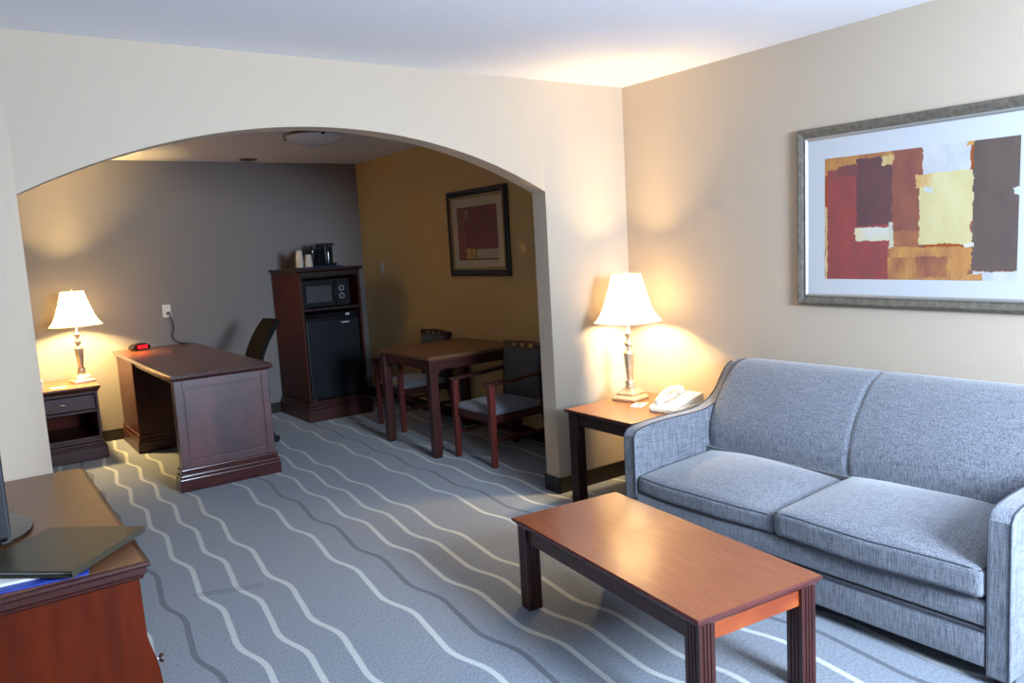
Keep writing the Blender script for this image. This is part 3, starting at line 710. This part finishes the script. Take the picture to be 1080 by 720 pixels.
# ---------------------------------------------------------------- table lamps
def make_lamp(name, label, loc, rz, power, colour):
    t = thing(name, label, 'lamp', loc, rz, 'brass table lamps with bell shades')
    b = nb()
    lathe(b, [(.078,0), (.080,.004), (.080,.016), (.074,.022), (.066,.028), (.064,.034)], n=4)
    lathe(b, [(.060,.034), (.060,.044), (.052,.052), (.038,.064), (.034,.072)], n=4)
    lathe(b, [(.030,.072), (.033,.080), (.030,.088), (.024,.094)], n=24)
    lathe(b, [(.030,.094), (.030,.112), (.022,.120)], n=8)
    obj('base', b, m_brass, t, smooth=25, bevel=.0015)
    b = nb()
    lathe(b, [(.017,.118), (.020,.124), (.034,.268), (.036,.280), (.030,.292), (.016,.300)], n=8)
    obj('column', b, m_brass, t, smooth=20, bevel=.001)
    b = nb()
    lathe(b, [(.013,.298), (.012,.310), (.022,.322), (.026,.336), (.022,.350), (.012,.360), (.011,.372), (.018,.378), (.022,.392), (.022,.402), (.012,.408), (.009,.420), (.006,.424), (.006,.500), (.014,.502), (.014,.545), (.006,.548)], n=24)
    obj('neck', b, m_brass, t, smooth=40)
    b = nb()
    lathe(b, [(.012,.545), (.016,.560), (.030,.585), (.032,.605), (.024,.628), (0,.636)], n=20)
    o = obj('bulb', b, mat('lit_bulb_glass', (1,1,1), .4, emit=((1,.80,.52), 30)), t, smooth=60)
    b = nb()
    NP = 8; prof = [(.203,.468), (.186,.484), (.164,.514), (.145,.552), (.128,.600), (.112,.650), (.098,.700), (.086,.745)]
    def SH(u, v):
        k = v*(len(prof)-1); i = min(int(k), len(prof)-2); f = k-i
        r = prof[i][0]*(1-f)+prof[i+1][0]*f; z = prof[i][1]*(1-f)+prof[i+1][1]*f
        a = 2*PI*u; ph = (u*NP) % 1
        chord = math.cos(PI/NP)/math.cos((ph-.5)*2*PI/NP)     # panels are flat between ribs
        rr = r*(.45*chord+.55)
        return (rr*math.cos(a), rr*math.sin(a), z)
    grid(b, SH, 96, 14, True)
    sh = obj('shade', b, m_shade, t, smooth=60)
    b = nb()
    for k in range(NP):
        tube(b, [Vector(SH(k/NP, v/10)) for v in range(11)], .0014, 5)
    obj('rib', b, m_shadetrim, sh, smooth=60)
    for v, r_ in ((0, .0028), (1, .0024)):
        b = nb(); tube(b, [Vector(SH(i/64, v)) for i in range(64)], r_, 6, True); obj('rim', b, m_shadetrim, sh, smooth=60)
    b = nb()
    for a in (0, 2*PI/3, 4*PI/3): tube(b, [(0,0,.735), (.083*math.cos(a), .083*math.sin(a), .742)], .0012, 5)
    tube(b, [(.012,0,.548), (.045,0,.60), (.045,0,.68), (0,0,.735)], .0012, 5); tube(b, [(-.012,0,.548), (-.045,0,.60), (-.045,0,.68), (0,0,.735)], .0012, 5)
    lathe(b, [(.006,.735), (.008,.745), (.005,.752), (.007,.760), (0,.766)], n=12)
    obj('harp', b, m_brass, t, smooth=50)
    l = bpy.data.lights.new('lamp_light', 'POINT'); l.energy = power; l.color = colour; l.shadow_soft_size = .045
    lo = bpy.data.objects.new('lamp_light', l); COL.objects.link(lo); lo.parent = t; lo.location = (0,0,.595)
    return t
make_lamp('table_lamp', 'lit brass table lamp with bell shade on the end table beside the sofa', (-.288, -.272, .5605), math.radians(12), LAMP_POWER, LAMP_COL)
make_lamp('table_lamp', 'lit brass table lamp with bell shade on the nightstand behind the arch', (-2.705, 3.66, nz+.0005), math.radians(8), LAMP_POWER*2.55, LAMP_COL_FAR)

# ---------------------------------------------------------------- telephone and card on the end table
ph = thing('telephone', 'cream desk telephone with coiled cord on the end table beside the sofa arm', 'telephone', (-.275, -.625, .5605), math.radians(9))
b = nb()
prism(b, [(-.150,.004), (-.155,.018), (-.14,.028), (.13,.068), (.148,.066), (.150,.01), (.145,.002), (-.145,.002)], -.085, .085)
bd = obj('body', b, m_cream, ph, bevel=.007, seg=3, smooth=40)
SLP = math.atan2(.040, .27)
Mx = Matrix.Translation((0, .045, .050)) @ Matrix.Rotation(-SLP, 4, 'Y')
b = nb()
pts = []
for k in range(25):
    t_ = k/24; x = -.115+.23*t_; z = .012+.034*math.sin(PI*t_)**.8; pts.append((x, 0, z))
tube(b, pts, [.022-.007*math.sin(PI*k/24)**.5 for k in range(25)], 14)
for x in (-.108, .108): lathe(b, [(.026,-.008), (.028,0), (.026,.016), (.016,.026), (0,.028)], c=(x,0,0), n=20)
bmesh.ops.transform(b, matrix=Mx, verts=b.verts); obj('handset', b, m_cream, ph, smooth=60)
Mk = Matrix.Translation((0, -.03, .049)) @ Matrix.Rotation(-SLP, 4, 'Y')
for i in range(4):
    for j in range(3):
        b = nb(); bx(b, -.06+i*.022, -.046+i*.022, -.032+j*.020, -.020+j*.020, -.002, .004, Mk); obj('key', b, m_paper, ph, bevel=.001)
b = nb(); pts = []
path = [Vector(p) for p in ((-.13,.075,.012), (-.170,.05,.013), (-.174,0,.013), (-.172,-.06,.013), (-.150,-.100,.013), (-.09,-.102,.013), (-.02,-.102,.013), (.05,-.102,.013), (.10,-.100,.013))]
tot = 420
for k in range(tot+1):
    q = k/tot*(len(path)-1); i = min(int(q), len(path)-2); f = q-i
    p0, p1, p2, p3 = path[max(i-1,0)], path[i], path[i+1], path[min(i+2, len(path)-1)]
    p = .5*((2*p1)+(-p0+p2)*f+(2*p0-5*p1+4*p2-p3)*f*f+(-p0+3*p1-3*p2+p3)*f**3)
    tg = (p2-p1).normalized(); n1 = Vector((0,0,1)); n2 = tg.cross(n1)
    a = 2*PI*k/9; pts.append(p+.0095*(math.cos(a)*n1+math.sin(a)*n2))
tube(b, pts, .0026, 5); obj('coiled_cord', b, m_cream, ph, smooth=60)
b = nb(); bx(b, -.055, .055, -.035, .035, 0, .004); nc = thing('notepad', 'white notepad with a dark printed corner lying in front of the lamp base', 'notepad', (-.375, -.43, .5605), math.radians(25)); obj('pages', b, m_paper, nc)
b = nb(); bx(b, .005, .045, -.004, .022, .004, .0048); obj('printed_mark', b, m_black, nc)

# ---------------------------------------------------------------- pictures
def art_mesh(w, h, layers, bg, nu, nv, seed):
    """painted print: coloured patches with ragged brushed edges, colour per face corner. u right, v up (0..1)"""
    b = nb(); cl_ = b.loops.layers.float_color.new('Col')
    V = [[b.verts.new((w*i/nu, 0, h*j/nv)) for j in range(nv+1)] for i in range(nu+1)]
    for i in range(nu):
        for j in range(nv):
            u = (i+.5)/nu; v = (j+.5)/nv
            n1 = noise.noise(Vector((u*22+seed, v*16, 0))); n2 = noise.noise(Vector((u*70, v*50+seed, 3)))
            uu = u+.008*n1+.006*n2; vv = v+.012*noise.noise(Vector((u*18, v*20, 9+seed)))+.008*n2
            c = bg
            for (x0, x1, y0, y1, col, col2) in layers:
                if x0 <= uu <= x1 and y0 <= vv <= y1:
                    st = .5+.5*noise.noise(Vector((u*14+x0*9, v*5+y0*7, seed)))*1.3+.25*noise.noise(Vector((u*60, v*14, 5)))
                    st = max(0, min(1, st)); c = tuple((a*(1-st)+d*st)*.80+.045 for a, d in zip(col, col2))  # scaled and lifted: pale haze of glass reflection mixed into the colours
            f = b.faces.new((V[i][j], V[i+1][j], V[i+1][j+1], V[i][j+1]))
            for l in f.loops: l[cl_] = (*c, 1)
    return b
def art_mat(name):
    m = bpy.data.materials.new(name); m.use_nodes = True; N = m.node_tree.nodes
    a = N.new('ShaderNodeAttribute'); a.attribute_name = 'Col'; m.node_tree.links.new(a.outputs['Color'], N['Principled BSDF'].inputs['Base Color'])
    N['Principled BSDF'].inputs['Roughness'].default_value = .6
    N['Principled BSDF'].inputs['Coat Weight'].default_value = .08; N['Principled BSDF'].inputs['Coat Roughness'].default_value = .08
    return m
def frame_ring(b, x0, x1, z0, z1, w, prof):
    """mitred moulding; prof = [(distance inward 0..1 * w, depth y)]"""
    rings = []
    for d, y in prof:
        k = d*w; rings.append([b.verts.new(p) for p in ((x0+k,y,z0+k), (x1-k,y,z0+k), (x1-k,y,z1-k), (x0+k,y,z1-k))])
    for A, B in zip(rings, rings[1:]+rings[:1]):
        for i in range(4): b.faces.new((A[i], A[(i+1) % 4], B[(i+1) % 4], B[i]))
def picture(name, label, loc, w, h, fw, framem, lipm, matm, aw, ah, av, art, tilt, depth=.03):
    # local: x to the right as seen, y = 0 at the wall, -y to the room; hung on a wall whose room side is -x: rotated -90 deg
    t = thing(name, label, 'picture', loc, -PI/2); t.rotation_euler = (0, 0, -PI/2)
    T = Matrix.Rotation(tilt, 4, 'Y')
    def fin(b, n_, m, **k):
        bmesh.ops.transform(b, matrix=T, verts=b.verts); return obj(n_, b, m, t, **k)
    b = nb(); frame_ring(b, -w/2, w/2, -h/2, h/2, fw, [(0,-.002), (0,-depth*.55), (.10,-depth*.8), (.30,-depth), (.55,-depth*.85), (.75,-depth*.62), (.9,-depth*.60), (1,-depth*.5), (1,-.002)])
    fin(b, 'frame', framem, smooth=25)
    b = nb(); frame_ring(b, -w/2+fw*.9, w/2-fw*.9, -h/2+fw*.9, h/2-fw*.9, fw*.28, [(0,-depth*.4), (0,-depth*.68), (.5,-depth*.7), (1,-depth*.5), (1,-depth*.4)])
    fin(b, 'inner_lip', lipm, smooth=25)
    b = nb(); bx(b, -w/2+fw*.9, w/2-fw*.9, -depth*.42, -.003, -h/2+fw*.9, h/2-fw*.9); fin(b, 'mount', matm)
    bmesh.ops.translate(art, vec=(-aw/2, -depth*.42-.0008, av-ah/2), verts=art.verts)
    fin(art, 'print', art_mat('abstract_print'))
    return t
S_ = lambda *c: tuple((x/255)**2.2 for x in c)
red, red2 = S_(150,38,26), S_(122,32,30)
wine, wine2 = S_(66,18,26), S_(92,28,34)
rust, rust2 = S_(140,70,30), S_(118,42,28)
och, och2 = S_(196,138,52), S_(168,98,34)
crm, crm2 = S_(212,198,142), S_(200,184,122)
wht, wht2 = S_(178,181,186), S_(204,204,200)
brn, brn2 = S_(84,60,46), S_(70,48,36)
L1 = [(-.1,.40,.86,1.1,och,rust), (0,.025,0,.60,crm,och), (.015,.39,0,.90,red,red2), (.19,.395,.43,.965,wine,wine2), (.08,.20,.84,.93,rust2,wine2),
      (.39,.56,.05,1.1,rust,rust2), (.185,.39,.31,.415,wht2,crm), (.335,.395,.895,.965,crm,och), (.375,.40,.23,.45,crm,wht), (.375,.80,-.1,.25,och,rust), (.37,.80,-.1,.17,rust,och),
      (.52,.68,.02,.18,och2,rust2), (.70,.80,0,.24,och,och2), (.40,.53,.25,.38,rust,och2),
      (.55,.78,.74,1.1,wht,wht2), (.535,.80,.27,.80,crm,crm2), (.515,.60,.70,.80,crm,och), (.56,.60,.66,.70,wht2,wht), (.765,.80,.97,1.1,och,och), (.785,.80,.33,.43,red,rust),
      (.795,1.1,.07,1.1,brn,brn2), (.78,.83,.04,.075,brn2,och2), (.80,1.1,-.1,.065,wht,wht2), (.79,.85,-.1,.045,och,och2), (.975,1.1,.60,.65,wht2,wht), (.765,.805,.245,.275,wht2,wht2)]
a1 = art_mesh(.853, .577, L1, rust, 230, 156, 1.7)
picture('framed_picture', 'large abstract print in a pewter frame with white mount above the sofa', (-.001, -1.812, 1.558), 1.155, .862, .050, m_pewter, m_silver, m_mat, .853, .577, -.010, a1, math.radians(.55), .034)
L2 = [(-.1,.22,-.1,1.1,S_(150,72,50),S_(120,50,44)), (.2,1.1,.2,1.1,S_(126,40,52),S_(104,32,46)), (.46,1.1,.03,.20,S_(200,190,165),S_(180,168,140)), (.20,.44,-.1,.22,S_(206,172,100),S_(180,140,70)), (.20,.30,.78,.96,S_(170,150,130),S_(120,90,80)), (-.1,1.1,-.1,.03,S_(120,50,30),S_(90,40,40))]
a2 = art_mesh(.59, .437, L2, S_(96,22,32), 90, 70, 4.2)
picture('framed_picture', 'smaller maroon abstract print in a dark frame on the lamplit wall over the dining table', (XR-.001, 1.765, 1.633), .880, .712, .060, m_blackframe, m_gold, m_matc, .59, .437, -.004, a2, 0, .034)

# ---------------------------------------------------------------- ceiling fittings
cl = thing('ceiling_light', 'flush ceiling light with a frosted glass bowl beyond the arch', 'ceiling light', (-1.14, 2.13, H), 0)
b = nb(); lathe(b, [(.17,0), (.20,-.012), (.205,-.028), (.19,-.030)], n=40); obj('canopy', b, m_gold, cl, smooth=40)
b = nb(); lathe(b, [(.222,-.030), (.215,-.044), (.19,-.060), (.14,-.078), (.08,-.090), (0,-.094)], n=48); obj('glass_bowl', b, m_glass_dome, cl, smooth=60)
for k in range(3):
    a = 2*PI*k/3+.4
    b = nb(); bx(b, .19, .235, -.012, .012, -.045, -.012, Matrix.Rotation(a, 4, 'Z')); obj('clip', b, m_blackframe, cl, bevel=.004)
sd = thing('ceiling_vent', 'small dark round ceiling fitting near the top of the grey wall', 'ceiling fitting', (-1.13, 3.77, H), 0)
b = nb(); lathe(b, [(.08,0), (.08,-.006), (.065,-.012), (.0,-.012)], n=32); obj('rim', b, m_black, sd, smooth=40)
b = nb(); lathe(b, [(.012,-.012), (.012,-.022), (.022,-.024), (.022,-.027), (0,-.027)], n=16); obj('centre_knob', b, m_gold, sd, smooth=40)

# ---------------------------------------------------------------- dresser with TV, binder and folder
ds = thing('dresser', 'long cherry dresser at the left edge carrying the television', 'dresser', (-3.47, -.66, 0), 0)
sx0, sx1, sy0, sy1, sz = -3.77, -3.150, -1.328, -.016, .708
b = nb(); edge_top(b, sx0+.01, sx1-.016, sy0+.016, sy1-.004, sz+.0004, [(0,0), (0,.006)]); obj('top_board', b, m_ttop, ds, True)
b = nb(); edge_top(b, sx0, sx1, sy0, sy1, sz-.001, [(.004,0), (.001,.003), (0,.009), (.004,.015), (.012,.018), (.012,.034), (.018,.040), (.020,.048), (.034,.056)]); obj('edge_moulding', b, m_dark_y, ds, True, bevel=.001)
b = nb()
prism(b, [(sx0+.02,.0), (sx1-.004,0), (sx1+.002,.10), (sx1+.002,.30), (sx1-.001,.36), (sx1-.008,.41), (sx1-.017,.445), (sx1-.022,.465), (sx1-.026,.485), (sx1-.029,sz-.055), (sx0+.02,sz-.055)], sy0+.030, sy1-.01)
cs = obj('carcass', b, m_red_z, ds, True, smooth=40)
for y0, y1 in ((-1.25,-.69), (-.65,-.09)):
    b = nb(); bx(b, sx1-.034, sx1-.026, y0, y1, .50, .635); d_ = obj('drawer', b, m_dark_y, cs, True, bevel=.004)
for y0, y1 in ((-1.25,-.69), (-.65,-.09)):
    b = nb(); prism(b, [(sx1-.02,.12), (sx1+.006,.12), (sx1+.008,.30), (sx1+.004,.36), (sx1-.006,.40), (sx1-.03,.41)], y0, y1); d_ = obj('drawer', b, m_dark_y, ds, True)
    for yk in (y0+.09, y1-.09):
        b = nb(); lathe(b, [(.006,0), (.006,.012), (.014,.018), (.015,.024), (.008,.030), (0,.031)], n=20)
        bmesh.ops.transform(b, matrix=Matrix.Translation((sx1+.005, yk, .345)) @ Matrix.Rotation(PI/2, 4, 'Y'), verts=b.verts); obj('knob', b, m_chrome, d_, True, smooth=50)
tv = thing('television', 'flat black television at the left edge standing on the dresser', 'television', (-3.482, -.70, sz), 0)
b = nb()
bx(b, -.020, .030, -.345, .345, .068, .60); obj('casing', b, m_blackm, tv, bevel=.006, seg=3)
b = nb(); bx(b, .0300, .0315, -.325, .325, .092, .58); obj('screen', b, m_blackg, tv)
b = nb(); bx(b, -.012, .012, -.04, .04, .012, .09); obj('neck', b, m_black, tv, bevel=.004)
b = nb(); lathe(b, [(.16,0), (.165,.004), (.162,.010), (.05,.014), (0,.014)], n=48); bmesh.ops.scale(b, vec=(.62,1.05,1), verts=b.verts); obj('stand_base', b, m_blackg, tv, smooth=40)

# stack at the near end: blue folder, loose papers, binder on top
th_ = sz
b = nb(); bx(b, -.40, 0, 0, .26, 0, .004)
bf = obj('blue_folder', b, m_blue, bevel=.001); bf.location = (-3.300, -1.313, th_+.0006); bf.rotation_euler.z = math.radians(-7); setp(bf, 'bright blue folder lying at the bottom of the pile on the dresser', 'folder')
b = nb()
for k, (dx, dy, a) in enumerate(((0,0,0), (.004,.003,.02), (-.003,.005,-.015))):
    bx(b, -.30, 0, 0, .215, k*.0017, k*.0017+.0015, Matrix.Translation((dx,dy,0)) @ Matrix.Rotation(a, 4, 'Z'))
pp = obj('paper_sheets', b, m_paper); pp.location = (-3.385, -1.262, th_+.0055); pp.rotation_euler.z = math.radians(-5); setp(pp, 'loose white sheets between the blue folder and the dark binder', 'papers')
bn = thing('binder', 'dark leatherette binder lying askew on top of the pile on the dresser', 'binder', (-3.343, -1.115, th_+.0118), math.atan2(-.244, -.221))
# local x runs along the spine-side edge from the far right tip to the near corner
b = nb(); bx(b, -.165, .165, -.155, .155, .0145, .0185); obj('top_cover', b, m_binder, bn, bevel=.0015)
b = nb(); bx(b, -.165, .165, -.155, .155, 0, .004); obj('bottom_cover', b, m_binder, bn, bevel=.0015)
b = nb(); bx(b, -.165, .165, .1505, .155, .001, .017); obj('spine', b, m_binder, bn, bevel=.0015)
b = nb(); bx(b, -.158, .150, -.148, .148, .0045, .0140); obj('pages', b, m_paper, bn)
